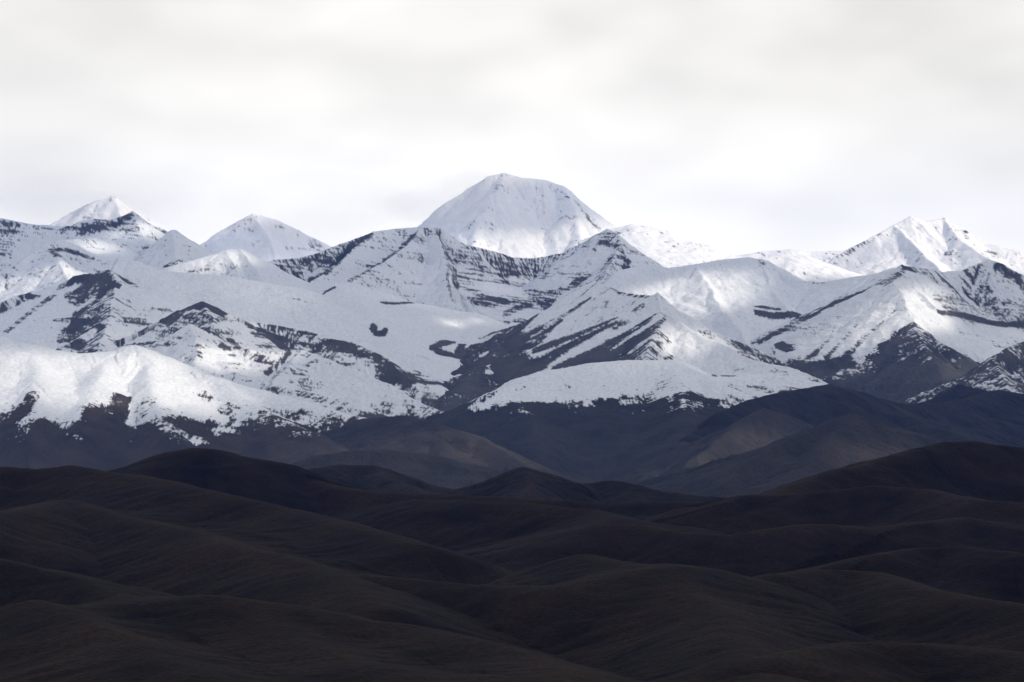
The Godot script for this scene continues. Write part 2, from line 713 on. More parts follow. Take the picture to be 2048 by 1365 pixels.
func far_peaks() -> void:
	mountain("hazy_peak", "faint pale snow peak at far left lost in cloud behind the rocky ridge", {
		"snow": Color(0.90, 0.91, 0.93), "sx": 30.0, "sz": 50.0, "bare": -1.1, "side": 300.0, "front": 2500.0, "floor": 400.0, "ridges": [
			{"p": [[20, 500, 50], [90, 455, 50], [150, 420, 50.2], [190, 402, 50], [225, 392, 50], [262, 418, 50], [330, 470, 50.3], [420, 505, 50.5]], "l": 0.9, "r": 0.8},
			{"p": [[225, 392, 50], [245, 440, 49], [250, 490, 48]], "l": 0.7, "r": 0.9}]})
	mountain("hazy_peak", "faint blue broad peak in cloud left of the big central peak", {
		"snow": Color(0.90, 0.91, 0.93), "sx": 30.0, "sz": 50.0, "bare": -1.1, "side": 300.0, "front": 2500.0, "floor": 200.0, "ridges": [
			{"p": [[330, 540, 49], [400, 492, 49], [450, 455, 49], [505, 427, 49], [560, 443, 49], [620, 472, 49], [680, 503, 49], [780, 545, 49]], "l": 0.9, "r": 0.8},
			{"p": [[505, 427, 49], [540, 480, 48], [560, 540, 47]], "l": 0.8, "r": 0.7}]})
	mountain("great_peak", "huge pale snow peak at the centre with its summit in cloud", {
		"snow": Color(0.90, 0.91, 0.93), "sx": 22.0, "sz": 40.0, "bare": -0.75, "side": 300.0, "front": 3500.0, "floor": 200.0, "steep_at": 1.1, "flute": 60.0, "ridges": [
			{"p": [[690, 540, 47], [760, 497, 47.5], [840, 450, 48], [895, 405, 48.2], [940, 376, 48.4], [978, 352, 48.4], [1010, 346, 48.4], [1045, 356, 48.4], [1090, 360, 48.4], [1125, 372, 48.3], [1152, 402, 48], [1172, 425, 47.8], [1192, 448, 47.5], [1215, 470, 47], [1260, 510, 46.5]], "l": 1.0, "r": 0.9, "w": 40.0},
			{"p": [[1010, 346, 48.4], [990, 385, 47.7], [965, 430, 46.9], [945, 490, 45.8]], "l": 0.85, "r": 0.75, "w": 90.0},
			{"p": [[1125, 372, 48.3], [1150, 420, 47.3], [1160, 480, 46.2]], "l": 0.9, "r": 0.8, "w": 90.0}],
		"strokes": [[0.55, 6, [1150, 402, 1165, 420, 1185, 445, 1205, 465]], [0.5, 4, [1005, 350, 990, 385]], [0.45, 5, [1100, 372, 1135, 395]]]})
	mountain("snow_slope", "brilliant white snow slope just right of the central peak", {
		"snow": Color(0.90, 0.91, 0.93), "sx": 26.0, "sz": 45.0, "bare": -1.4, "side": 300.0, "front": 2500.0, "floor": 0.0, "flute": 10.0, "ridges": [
			{"p": [[1190, 480, 44], [1225, 458, 44], [1265, 449, 44], [1310, 455, 44], [1360, 474, 44], [1420, 503, 44], [1500, 532, 44], [1580, 555, 44]], "l": 0.8, "r": 0.45, "w": 80.0}]})
	mountain("snow_saddle", "low pale snow saddle left of the right-hand snow peak", {
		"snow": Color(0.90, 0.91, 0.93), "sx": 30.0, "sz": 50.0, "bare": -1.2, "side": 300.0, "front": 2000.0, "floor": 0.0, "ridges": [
			{"p": [[1470, 512, 46], [1530, 503, 46], [1580, 499, 46], [1630, 503, 46], [1690, 502, 46], [1740, 500, 46]], "l": 0.8, "r": 0.6, "w": 60.0}]})
	mountain("snow_peak", "tall white snow peak at right with a shaded blue left face", {
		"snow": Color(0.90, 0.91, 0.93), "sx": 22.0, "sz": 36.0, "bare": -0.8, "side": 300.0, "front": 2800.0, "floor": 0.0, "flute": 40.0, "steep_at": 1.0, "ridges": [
			{"p": [[1640, 545, 43.0], [1668, 515, 43.4], [1700, 497, 43.7], [1750, 470, 44], [1790, 450, 44.2], [1825, 432, 44.4], [1852, 443, 44.4], [1890, 436, 44.6], [1930, 460, 44.4], [1975, 487, 44.2], [2030, 500, 44], [2100, 520, 44]], "l": 1.0, "r": 0.75},
			{"p": [[1790, 450, 44.2], [1830, 490, 43.3], [1885, 545, 42.2], [1920, 580, 41.6]], "l": 0.7, "r": 1.05},
			{"p": [[1890, 436, 44.6], [1920, 480, 43.6], [1980, 520, 42.6]], "l": 0.7, "r": 0.8}],
		"strokes": [[0.7, 5, [1672, 518, 1690, 510, 1720, 492, 1760, 472]], [0.5, 5, [1668, 530, 1700, 522]], [0.55, 3, [1900, 460, 1950, 470, 1975, 485]], [0.45, 3, [1950, 490, 2010, 515]]]})
	mountain("snow_slope", "bright white snow hump below the right-hand snow peak", {
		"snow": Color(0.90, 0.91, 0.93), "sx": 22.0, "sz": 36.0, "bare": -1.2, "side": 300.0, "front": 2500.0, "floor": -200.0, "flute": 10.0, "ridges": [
			{"p": [[1470, 520, 39], [1530, 516, 39], [1580, 512, 39], [1612, 511, 39], [1650, 525, 39], [1700, 543, 39], [1750, 556, 39]], "l": 0.8, "r": 0.5, "w": 50.0}]})


func left_range() -> void:
	mountain("rocky_ridge", "long snow ridge at far left topped by dark rock bands", {
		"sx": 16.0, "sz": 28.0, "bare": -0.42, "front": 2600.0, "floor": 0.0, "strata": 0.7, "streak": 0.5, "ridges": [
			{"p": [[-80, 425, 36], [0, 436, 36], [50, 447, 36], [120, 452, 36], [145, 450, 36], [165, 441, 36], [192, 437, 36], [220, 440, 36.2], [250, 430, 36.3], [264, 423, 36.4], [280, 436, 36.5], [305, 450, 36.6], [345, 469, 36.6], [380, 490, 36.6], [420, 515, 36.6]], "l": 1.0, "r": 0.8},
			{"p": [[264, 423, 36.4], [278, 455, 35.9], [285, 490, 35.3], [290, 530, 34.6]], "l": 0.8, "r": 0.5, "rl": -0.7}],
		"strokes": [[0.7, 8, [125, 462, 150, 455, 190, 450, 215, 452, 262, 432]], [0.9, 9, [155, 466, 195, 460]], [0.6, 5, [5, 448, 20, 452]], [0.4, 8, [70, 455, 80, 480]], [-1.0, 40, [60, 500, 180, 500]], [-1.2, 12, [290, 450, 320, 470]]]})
	mountain("snow_peak", "blunt snow peak at far left with a dark broken band under its top", {
		"sx": 15.0, "sz": 26.0, "bare": -0.75, "front": 3000.0, "floor": -300.0, "ridges": [
			{"p": [[-60, 590, 31.5], [0, 552, 32], [40, 522, 32.4], [90, 490, 33], [125, 478, 33.2], [150, 488, 33.2], [190, 512, 33.2], [222, 525, 33.2], [260, 540, 33.2]], "l": 0.8, "r": 0.6},
			{"p": [[125, 480, 33.6], [170, 477, 34], [205, 474, 34.4], [245, 492, 34.4], [285, 515, 34.4], [320, 535, 34.4]], "l": 0.8, "r": 0.5, "rr": -0.6},
			{"p": [[90, 490, 33], [120, 520, 32], [130, 560, 31], [120, 600, 30]], "l": 0.6, "r": 0.6}],
		"strokes": [[1.0, 5, [98, 500, 112, 512]], [1.0, 5, [105, 500, 130, 500, 150, 507, 185, 516]], [0.7, 3, [0, 548, 15, 558]], [0.7, 3, [25, 536, 34, 541]]]})
	mountain("snow_peak", "small grey triangular snow peak with a thin bright right edge", {
		"sx": 15.0, "sz": 26.0, "bare": -1.0, "front": 2200.0, "floor": -200.0, "flute": 10.0, "rough": 8.0, "ridges": [
			{"p": [[345, 460, 35.2], [345, 468, 33.6], [352, 505, 32.8], [350, 550, 32]], "l": 0.62, "r": 0.8, "w": 10.0},
			{"p": [[345, 467, 33.7], [375, 489, 34.2], [415, 515, 34.6], [450, 535, 34.8]], "l": 0.8, "r": 0.6}],
		"strokes": [[0.9, 5, [330, 535, 350, 527, 360, 522]]]})
	mountain("snow_ridge", "bright ribbed snow ridge between the grey triangle and the dark gullied wall", {
		"sx": 14.0, "sz": 24.0, "bare": -1.2, "front": 2200.0, "floor": -200.0, "flute": 50.0, "flute_at": 260.0, "ridges": [
			{"p": [[290, 548, 32], [340, 534, 32], [400, 517, 32.2], [450, 500, 32.4], [478, 497, 32.5], [495, 505, 32.6], [515, 525, 32.7], [545, 560, 32.8], [570, 590, 32.8]], "l": 0.9, "r": 0.55},
			{"p": [[478, 497, 32.5], [505, 530, 31.9], [530, 570, 31.2]], "l": 0.7, "r": 0.7},
			{"p": [[450, 500, 32.4], [470, 535, 31.8], [490, 570, 31.2]], "l": 0.7, "r": 0.7}]})
	mountain("rock_capped_peak", "broad grey snow shoulder with a black rock cap and streaked left face", {
		"side": 2200.0, "sx": 13.0, "sz": 22.0, "bare": -0.58, "front": 2600.0, "floor": -900.0, "streak": 1.0, "streak_at": 60.0, "strata": 0.4, "flute": 26.0, "ridges": [
			{"p": [[170, 565, 30.6], [190, 548, 30.0], [214, 541, 29.6], [236, 562, 29.1], [222, 600, 28.4], [215, 640, 27.7], [200, 690, 26.9], [190, 740, 26.2]], "l": 0.5, "r": 0.62, "rr": 0.5, "rl": -0.2, "long": 9000.0},
			{"p": [[130, 563, 30.3], [150, 552, 30.0], [190, 547, 29.9], [214, 541, 29.6]], "l": 0.8, "r": 0.7, "rr": 0.3},
			{"p": [[238, 514, 30.4], [262, 520, 30.4], [330, 543, 30.3], [400, 548, 30.2], [450, 551, 30.1], [540, 568, 30], [600, 578, 29.9], [650, 592, 29.8]], "l": 0.9, "r": 0.42, "e": 2.2, "w": 40.0, "st": 0.12, "rr": -0.5, "rl": -0.5, "long": 9000.0},
			{"p": [[-40, 620, 29.2], [0, 605, 29.4], [35, 592, 29.6], [60, 585, 29.7], [80, 592, 29.7], [110, 610, 29.4]], "l": 0.9, "r": 0.75, "rr": 0.5}],
		"strokes": [[1.6, 11, [140, 563, 160, 558, 185, 558, 208, 556, 212, 562]], [1.6, 8, [210, 560, 225, 570, 234, 574]], [1.0, 8, [205, 575, 203, 590, 190, 605, 165, 620]], [0.9, 6, [110, 640, 150, 640, 180, 648, 205, 656]], [0.8, 9, [10, 665, 60, 625, 110, 590]], [1.2, 13, [150, 685, 160, 695]], [0.9, 7, [45, 592, 75, 596]]]})
	mountain("rock_capped_peak", "grey peak with a black rock cap behind the bright white pyramid", {
		"side": 2200.0, "sx": 12.0, "sz": 20.0, "bare": -0.38, "front": 2600.0, "floor": -1200.0, "streak": 1.0, "strata": 0.7, "flute": 26.0, "ridges": [
			{"p": [[385, 615, 27.8], [402, 604, 27.1], [412, 612, 26.8], [425, 640, 26.2], [415, 690, 25.4], [410, 740, 24.7]], "l": 0.6, "r": 0.62, "rr": 0.45, "rl": 0.1, "long": 9000.0},
			{"p": [[402, 604, 27.1], [430, 614, 27.1], [446, 629, 27.1], [480, 642, 27.3], [520, 646, 27.4], [560, 652, 27.4], [610, 661, 27.3], [650, 676, 27.1], [700, 684, 26.9], [740, 700, 26.7], [780, 725, 26.4], [810, 752, 26.1], [840, 785, 25.8], [870, 815, 25.5]], "l": 0.5, "r": 0.62, "rr": 0.3}],
		"strokes": [[1.5, 9, [382, 614, 402, 610, 425, 618, 440, 628]], [0.5, 10, [530, 655, 580, 660, 620, 672]], [0.9, 14, [660, 690, 700, 695, 750, 715, 790, 745, 815, 768]], [0.5, 8, [540, 680, 600, 690, 640, 690]], [-0.9, 12, [450, 650, 480, 660, 500, 700]]]})
	mountain("snow_pyramid", "bright white pyramid peak in front of the rock-capped peak", {
		"side": 2200.0, "sx": 11.0, "sz": 18.0, "bare": -0.54, "front": 2600.0, "floor": -1400.0, "streak": 0.8, "strata": 0.5, "flute": 24.0, "line": -600.0, "band": 160.0, "ridges": [
			{"p": [[375, 660, 25.8], [380, 649, 25.2], [390, 680, 24.6], [392, 720, 24], [385, 765, 23.3]], "l": 0.5, "r": 0.66, "rr": -0.5, "rl": -0.1, "long": 9000.0},
			{"p": [[380, 649, 25.2], [418, 674, 25.1], [460, 690, 25], [490, 697, 24.9], [530, 705, 24.8], [570, 705, 24.8], [600, 702, 24.8], [640, 713, 24.6], [700, 735, 24.3], [750, 757, 24], [800, 782, 23.7], [835, 802, 23.5], [900, 830, 23.1]], "l": 0.7, "r": 0.58},
			{"p": [[600, 703, 24.8], [575, 735, 24.2], [550, 760, 23.7], [520, 785, 23.2]], "l": 0.5, "r": 0.8, "rr": 0.4, "rl": -0.2},
			{"p": [[420, 755, 23.6], [470, 745, 23.7], [520, 762, 23.5], [560, 775, 23.3], [640, 790, 23], [720, 810, 22.7]], "l": 0.5, "r": 0.55}],
		"strokes": [[0.9, 9, [475, 705, 500, 712, 540, 725]], [1.0, 8, [575, 710, 550, 735, 535, 745]], [0.6, 4, [440, 690, 520, 705, 600, 705, 680, 725, 750, 757]], [0.7, 10, [500, 775, 550, 785]], [0.8, 9, [600, 785, 650, 800]], [0.7, 4, [395, 690, 400, 715]], [-0.8, 25, [640, 745, 700, 770]]]})
	mountain("snow_hill", "wide smooth bright snow hill at left above dark scree slopes", {
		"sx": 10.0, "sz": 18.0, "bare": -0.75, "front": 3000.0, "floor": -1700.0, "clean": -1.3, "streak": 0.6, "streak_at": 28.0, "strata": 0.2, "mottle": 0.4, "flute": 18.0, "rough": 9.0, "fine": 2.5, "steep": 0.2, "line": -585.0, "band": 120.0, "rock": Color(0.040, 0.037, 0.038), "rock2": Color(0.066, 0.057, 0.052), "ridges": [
			{"p": [[-120, 660, 22.6], [0, 674, 22.6], [40, 685, 22.6], [100, 699, 22.6], [160, 708, 22.6], [230, 703, 22.7], [264, 691, 22.8], [290, 699, 22.8], [320, 717, 22.7], [380, 742, 22.6], [440, 758, 22.5], [500, 776, 22.4], [560, 792, 22.2], [620, 808, 22], [690, 830, 21.7], [780, 850, 21.4]], "l": 0.6, "r": 0.5, "w": 90.0},
			{"p": [[60, 690, 22.6], [75, 760, 21.6], [70, 830, 20.7], [60, 900, 19.9]], "l": 0.45, "r": 0.55, "w": 60.0},
			{"p": [[230, 703, 22.7], [190, 770, 21.7], [150, 850, 20.6], [140, 930, 19.7]], "l": 0.5, "r": 0.42, "w": 70.0},
			{"p": [[300, 705, 22.8], [300, 770, 21.8], [330, 850, 20.7], [400, 930, 19.7]], "l": 0.42, "r": 0.6, "w": 50.0},
			{"p": [[440, 760, 22.5], [520, 820, 21.6], [640, 880, 20.6], [760, 940, 19.6]], "l": 0.4, "r": 0.4, "w": 80.0}],
		"strokes": [[1.5, 20, [62, 795, 45, 825, 20, 850]], [1.7, 26, [240, 800, 225, 830, 200, 880]], [1.4, 20, [190, 815, 170, 860]], [1.2, 14, [80, 850, 75, 880]], [-1.3, 34, [130, 780, 130, 815]], [-0.8, 22, [330, 810, 400, 830]], [0.5, 4, [400, 790, 470, 815, 500, 830]], [-0.6, 18, [560, 810, 640, 826]]]})


func middle_range() -> void:
	mountain("rocky_wall", "snow and rock wall below the great peak with gullied cliffs", {
		"sx": 13.0, "sz": 24.0, "bare": -0.52, "front": 3200.0, "floor": -500.0, "streak": 0.8, "strata": 0.6, "flute": 40.0, "ridges": [
			{"p": [[500, 535, 34], [545, 520, 34.2], [600, 516, 34.4], [650, 500, 34.6], [700, 481, 34.9], [746, 464, 35.2]], "l": 0.9, "r": 0.75, "rr": 0.45},
			{"p": [[746, 464, 35.2], [800, 457, 35.4], [840, 455, 35.4]], "l": 0.9, "r": 0.6, "e": 2.6, "rr": -0.4},
			{"p": [[840, 455, 35.4], [885, 457, 35.4], [902, 471, 35.4], [925, 487, 35.4], [950, 494, 35.5], [1000, 507, 35.6], [1025, 515, 35.7], [1060, 517, 35.8], [1090, 513, 35.8], [1125, 507, 35.7]], "l": 0.9, "r": 0.9, "rr": 0.3},
			{"p": [[1125, 507, 35.7], [1155, 490, 35.6], [1195, 470, 35.4], [1216, 458, 35.3]], "l": 0.9, "r": 0.9, "rr": -0.15},
			{"p": [[746, 464, 35.2], [715, 492, 34.5], [670, 530, 33.6], [625, 562, 32.8], [595, 580, 32.2]], "l": 0.6, "e": 2.6, "r": 1.0, "rr": 0.9, "rl": -0.3, "st": 0.5},
			{"p": [[840, 456, 35.4], [815, 490, 34.6], [780, 520, 33.7], [730, 545, 32.8], [680, 565, 32.1]], "l": 0.75, "e": 2.6, "r": 0.62, "rl": -0.3, "rr": -0.1, "st": 0.5},
			{"p": [[1190, 470, 36.2], [1216, 458, 35.4], [1238, 470, 35.1], [1242, 490, 34.8], [1225, 525, 34.2], [1205, 560, 33.4], [1190, 600, 32.6]], "l": 0.75, "r": 0.72, "rr": -0.08, "rl": -0.2, "st": 1.3, "long": 12000.0},
			{"p": [[1238, 472, 35.2], [1243, 490, 35.1], [1262, 515, 34.9], [1300, 540, 34.6]], "l": 0.9, "r": 0.7, "rr": 0.05},
			{"p": [[870, 458, 35.4], [890, 510, 34.4], [895, 570, 33.2], [885, 620, 32.2]], "l": 1.6, "r": 0.5, "st": 0.6, "rr": -0.5, "rl": 0.15}],
		"strokes": [[1.0, 10, [738, 470, 700, 500, 650, 545, 600, 572]], [0.8, 12, [560, 560, 600, 575]], [0.9, 6, [832, 465, 800, 500, 770, 522, 700, 560]], [0.8, 8, [920, 575, 950, 585, 985, 600, 1010, 605]], [-1.0, 22, [865, 500, 870, 570, 885, 610]], [1.2, 9, [1255, 525, 1245, 550, 1240, 570]], [0.9, 5, [1220, 520, 1250, 515]], [-0.9, 12, [1205, 500, 1190, 540]], [1.0, 8, [1010, 630, 1030, 620, 1060, 610]]]})
	mountain("glacier", "wide grey snowfield and glacier tongue below the gullied wall", {
		"sx": 13.0, "sz": 22.0, "bare": -1.0, "front": 1800.0, "floor": -1300.0, "clean": -1.1, "streak": 0.15, "strata": 0.1, "flute": 8.0, "fine": 2.0, "rough": 10.0, "steep": 0.1, "kind": "glacier", "ridges": [
			{"p": [[560, 640, 29.5], [600, 612, 30], [645, 588, 30.4], [690, 567, 30.8], [735, 580, 30.8], [790, 600, 30.8], [860, 612, 31], [930, 625, 31], [1000, 660, 30.5]], "l": 0.7, "r": 0.42, "e": 0.9, "w": 120.0, "long": 9000.0},
			{"p": [[690, 567, 30.8], [740, 620, 29.8], [800, 680, 28.4], [860, 740, 27.2], [885, 762, 26.9]], "l": 0.34, "r": 0.36, "w": 160.0, "long": 9000.0},
			{"p": [[930, 625, 31], [960, 650, 30.2], [930, 680, 29.2], [880, 700, 28.4]], "l": 0.4, "r": 0.4, "w": 80.0, "long": 9000.0}],
		"strokes": [[1.8, 7, [592, 615, 625, 632, 645, 640]], [1.5, 3, [625, 618, 650, 585, 670, 575]], [1.6, 3, [762, 606, 790, 608, 830, 606]], [1.7, 8, [744, 657, 752, 667, 766, 668, 770, 662]], [1.2, 5, [745, 650, 752, 655]], [2.0, 8, [905, 682, 880, 689, 866, 696, 885, 708, 910, 716]], [2.0, 10, [925, 690, 918, 705, 940, 725, 960, 760]], [2.0, 24, [985, 715, 1010, 740, 980, 800]], [1.8, 16, [820, 795, 880, 790, 940, 775]]]})
	mountain("dark_moraine", "dark moraine valley between the glacier tongue and the streaked pyramid", {
		"sx": 12.0, "sz": 20.0, "bare": 0.55, "front": 1600.0, "floor": -1400.0, "streak": 0.3, "strata": 0.2, "flute": 16.0, "steep": 0.0, "ridges": [
			{"p": [[1060, 640, 29.4], [1020, 668, 28.8], [990, 700, 28.0], [960, 735, 27.0], [930, 775, 26.0], [900, 820, 25.0]], "l": 0.4, "r": 0.4, "w": 60.0}],
		"strokes": [[-1.4, 5, [975, 745, 1000, 738]], [-1.2, 3, [1010, 718, 1022, 712]], [-1.2, 3, [960, 715, 975, 705]], [-1.3, 6, [940, 690, 970, 680, 1000, 670]]]})
	mountain("streaked_pyramid", "large pyramid peak at centre right with dark streaks down its left face", {
		"side": 2200.0, "sx": 12.0, "sz": 18.0, "bare": -0.55, "front": 2400.0, "floor": -1400.0, "streak": 0.9, "streak_at": 95.0, "strata": 0.15, "flute": 30.0, "flute_at": 200.0, "line": 30.0, "band": 420.0, "ridges": [
			{"p": [[1150, 585, 30.2], [1189, 562, 29.0], [1212, 573, 28.6], [1240, 584, 28.2], [1270, 590, 27.9], [1300, 592, 27.6], [1317, 587, 27.4], [1322, 640, 26.5], [1300, 690, 25.6], [1290, 740, 24.7]], "l": 0.75, "r": 0.62, "rr": 0.1, "long": 20000.0},
			{"p": [[1317, 587, 27.4], [1350, 622, 27.7], [1400, 650, 28], [1445, 670, 28.2], [1500, 694, 28.4], [1560, 722, 28.6], [1600, 745, 28.6]], "l": 0.7, "r": 0.7, "rr": 0.25, "st": 0.4},
			{"p": [[1317, 588, 27.4], [1345, 635, 26.7], [1380, 660, 26.3], [1450, 692, 25.8], [1510, 722, 25.3], [1570, 734, 24.8], [1620, 748, 24.4], [1665, 770, 24], [1720, 800, 23.6]], "l": 0.8, "r": 0.5, "e": 0.9, "st": 0.1, "rr": -0.9, "rl": -0.1}],
		"strokes": [[1.3, 12, [1182, 596, 1120, 638, 1055, 682], 0.15], [1.3, 17, [1124, 642, 1068, 688, 1040, 705], 0.2], [1.2, 9, [1235, 636, 1160, 668, 1070, 703], 0.2], [1.3, 16, [1235, 644, 1134, 695, 1058, 741], 0.15], [1.2, 8, [1262, 662, 1190, 700, 1110, 740], 0.3], [1.2, 9, [1301, 637, 1205, 705, 1134, 735], 0.5], [1.3, 11, [1329, 639, 1290, 668, 1235, 705, 1180, 728], 0.5], [1.0, 10, [1100, 600, 1068, 632, 1022, 672], 0.2], [1.4, 38, [1020, 690, 1010, 720, 1050, 745, 990, 770]], [1.2, 12, [1250, 718, 1180, 728, 1110, 748]], [0.9, 9, [1285, 610, 1260, 640, 1230, 655]], [-0.9, 18, [1390, 640, 1350, 690, 1330, 715]], [0.9, 4, [1330, 718, 1350, 713]], [0.9, 4, [1200, 568, 1240, 588, 1300, 594]]]})
	mountain("snow_bench", "smooth grey snow bench on top of the dark central mountain", {
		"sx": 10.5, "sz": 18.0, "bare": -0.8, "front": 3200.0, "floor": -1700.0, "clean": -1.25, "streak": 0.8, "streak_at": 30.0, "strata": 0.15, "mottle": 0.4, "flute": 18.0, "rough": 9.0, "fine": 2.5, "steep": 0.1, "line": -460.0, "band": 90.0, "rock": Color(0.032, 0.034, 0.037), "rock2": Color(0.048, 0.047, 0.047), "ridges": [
			{"p": [[850, 855, 22], [900, 838, 22.4], [940, 818, 22.8], [970, 800, 23], [1000, 780, 23.2], [1060, 765, 23.4], [1088, 742, 23.7], [1130, 737, 23.8], [1180, 727, 23.9], [1260, 721, 24], [1345, 721, 24], [1390, 740, 23.6], [1440, 765, 23.2], [1490, 790, 22.8], [1530, 812, 22.4], [1610, 850, 21.8]], "l": 0.6, "r": 0.42, "w": 60.0},
			{"p": [[1000, 785, 23.2], [1060, 830, 22.2], [1080, 900, 21.1], [1090, 980, 20]], "l": 0.5, "r": 0.45, "w": 60.0},
			{"p": [[1345, 722, 24], [1370, 780, 22.8], [1380, 860, 21.4], [1350, 960, 20]], "l": 0.45, "r": 0.5, "w": 60.0}],
		"strokes": [[-1.4, 14, [1000, 795, 1060, 795, 1120, 790, 1230, 785]], [1.6, 9, [1230, 806, 1190, 800]], [1.4, 10, [1360, 796, 1400, 792, 1430, 800]], [-1.5, 9, [1440, 775, 1495, 796]], [-0.8, 14, [1090, 770, 1300, 750]]]})
	mountain("snow_slope", "snow spur with scattered rocks right of the bench below the pyramid", {
		"sx": 12.0, "sz": 18.0, "bare": -0.7, "front": 1600.0, "floor": -1400.0, "streak": 0.3, "strata": 0.7, "flute": 12.0, "line": -480.0, "band": 80.0, "ridges": [
			{"p": [[1400, 748, 23.8], [1470, 752, 23.8], [1530, 748, 23.8], [1580, 755, 23.6], [1630, 765, 23.4], [1665, 772, 23.2], [1720, 800, 22.9]], "l": 0.6, "r": 0.45, "w": 30.0}],
		"strokes": [[0.7, 8, [1500, 775, 1540, 782]], [-1.2, 9, [1560, 765, 1640, 772]], [0.9, 3, [1420, 752, 1470, 752]]]})


func right_range() -> void:
	mountain("snow_bowl", "bright snow bowl with a white triangular face right of the central wall", {
		"sx": 14.0, "sz": 24.0, "bare": -1.0, "front": 3200.0, "floor": -700.0, "streak": 0.2, "strata": 0.25, "flute": 30.0, "flute_at": 240.0, "ridges": [
			{"p": [[1230, 545, 33.5], [1265, 535, 33.8], [1292, 530, 34], [1340, 536, 34], [1390, 529, 34], [1450, 519, 34.2], [1500, 515, 34.4], [1525, 519, 34.4], [1545, 535, 34.2], [1600, 562, 33.8], [1640, 566, 33.6], [1700, 556, 33.2], [1740, 550, 33], [1790, 535, 32.6]], "l": 0.8, "r": 0.55},
			{"p": [[1390, 530, 34], [1415, 570, 33.2], [1445, 620, 32.2], [1480, 660, 31.2], [1500, 690, 30.6]], "l": 0.75, "r": 0.5},
			{"p": [[1525, 520, 34.4], [1545, 580, 33.4], [1590, 640, 32.2], [1640, 680, 31.4]], "l": 0.5, "r": 0.7},
			{"p": [[1740, 550, 33], [1680, 600, 32], [1620, 650, 31], [1560, 690, 30.2]], "l": 0.6, "r": 0.65}],
		"strokes": [[1.5, 8, [1515, 625, 1545, 632, 1590, 630, 1605, 637]], [1.0, 4, [1510, 612, 1560, 620]], [0.7, 3, [1600, 563, 1650, 568]], [0.9, 4, [1515, 522, 1528, 528]]]})
	mountain("streaked_peak", "sharp snow peak at right with a long straight left ridge", {
		"side": 2200.0, "sx": 12.0, "sz": 20.0, "bare": -0.55, "front": 2600.0, "floor": -1500.0, "streak": 0.8, "streak_at": 100.0, "strata": 0.35, "flute": 26.0, "flute_at": 180.0, "line": -190.0, "band": 200.0, "ridges": [
			{"p": [[1740, 566, 33.0], [1780, 545, 31.8], [1806, 531, 31.2], [1785, 553, 30.7], [1800, 585, 30.0], [1818, 620, 29.4], [1840, 680, 28.6], [1850, 740, 27.8]], "l": 0.6, "r": 0.52, "rr": 0.05, "rl": -0.3, "long": 20000.0},
			{"p": [[1806, 531, 31.2], [1840, 536, 31.6], [1880, 545, 31.9], [1925, 541, 32.1], [1955, 528, 32.2], [1978, 519, 32.2], [2005, 528, 32.1], [2035, 545, 32], [2100, 570, 31.8]], "l": 0.9, "r": 0.85, "rr": 0.55},
			{"p": [[1806, 532, 31.2], [1835, 580, 30.5], [1870, 615, 30], [1890, 650, 29.6], [1940, 700, 28.9], [1990, 750, 28.2], [2060, 800, 27.5]], "l": 0.7, "r": 0.6, "st": 0.3, "rr": -0.4, "rl": -0.2}],
		"strokes": [[1.4, 7, [1880, 625, 1930, 632, 1990, 648, 2050, 650]], [1.0, 9, [1865, 640, 1875, 648]], [1.0, 10, [1920, 660, 1935, 675, 1945, 672]], [0.9, 8, [1810, 535, 1830, 540]], [0.6, 12, [2000, 535, 2030, 555]], [1.3, 11, [1791, 621, 1736, 671, 1688, 718, 1660, 735], 0.12], [1.2, 5, [1743, 616, 1681, 687, 1653, 718], 0.2], [1.2, 5, [1688, 652, 1622, 715], 0.2], [1.2, 14, [1700, 725, 1640, 735, 1590, 745]], [1.2, 12, [1560, 690, 1580, 700]], [-1.2, 9, [1950, 720, 1990, 755, 2020, 775]], [0.8, 5, [1520, 688, 1600, 641, 1700, 582, 1760, 548]]]})
	mountain("dark_buttress", "dark triangular rock buttress in front of the sharp snow peak at right", {
		"side": 2200.0, "sx": 12.0, "sz": 20.0, "bare": 0.7, "front": 2200.0, "floor": -1600.0, "streak": 0.8, "streak_at": 110.0, "strata": 0.25, "flute": 26.0, "steep": 0.1, "line": -100.0, "band": 300.0, "ridges": [
			{"p": [[1818, 640, 29.6], [1824, 646, 29.0], [1850, 690, 28.2], [1880, 740, 27.2], [1900, 800, 26.2], [1900, 870, 25.2]], "l": 0.66, "r": 0.52, "long": 12000.0},
			{"p": [[1824, 646, 29.0], [1870, 678, 28.6], [1930, 714, 28.0], [1990, 757, 27.4], [2060, 820, 26.8]], "l": 0.6, "r": 0.7}],
		"strokes": [[-0.9, 3, [1800, 705, 1790, 718]], [-0.9, 3, [1815, 715, 1775, 735]], [-0.8, 3, [1835, 695, 1850, 690]], [-0.9, 3, [1860, 715, 1845, 730]], [-0.8, 4, [1905, 720, 1930, 740]]]})
	mountain("rocky_spur", "dark rocky spur at the right edge patched with snow", {
		"sx": 12.0, "sz": 20.0, "bare": 0.3, "front": 2200.0, "floor": -1500.0, "streak": 0.9, "strata": 0.5, "flute": 26.0, "ridges": [
			{"p": [[1950, 790, 25.4], [1985, 716, 26.2], [2010, 700, 26.4], [2048, 683, 26.6], [2120, 660, 27]], "l": 0.8, "r": 0.6},
			{"p": [[1985, 716, 26.2], [2010, 760, 25.4], [2060, 800, 24.6]], "l": 0.6, "r": 0.6}],
		"strokes": [[-1.3, 5, [2015, 775, 2048, 795]], [-0.8, 6, [2020, 700, 2040, 705]]]})


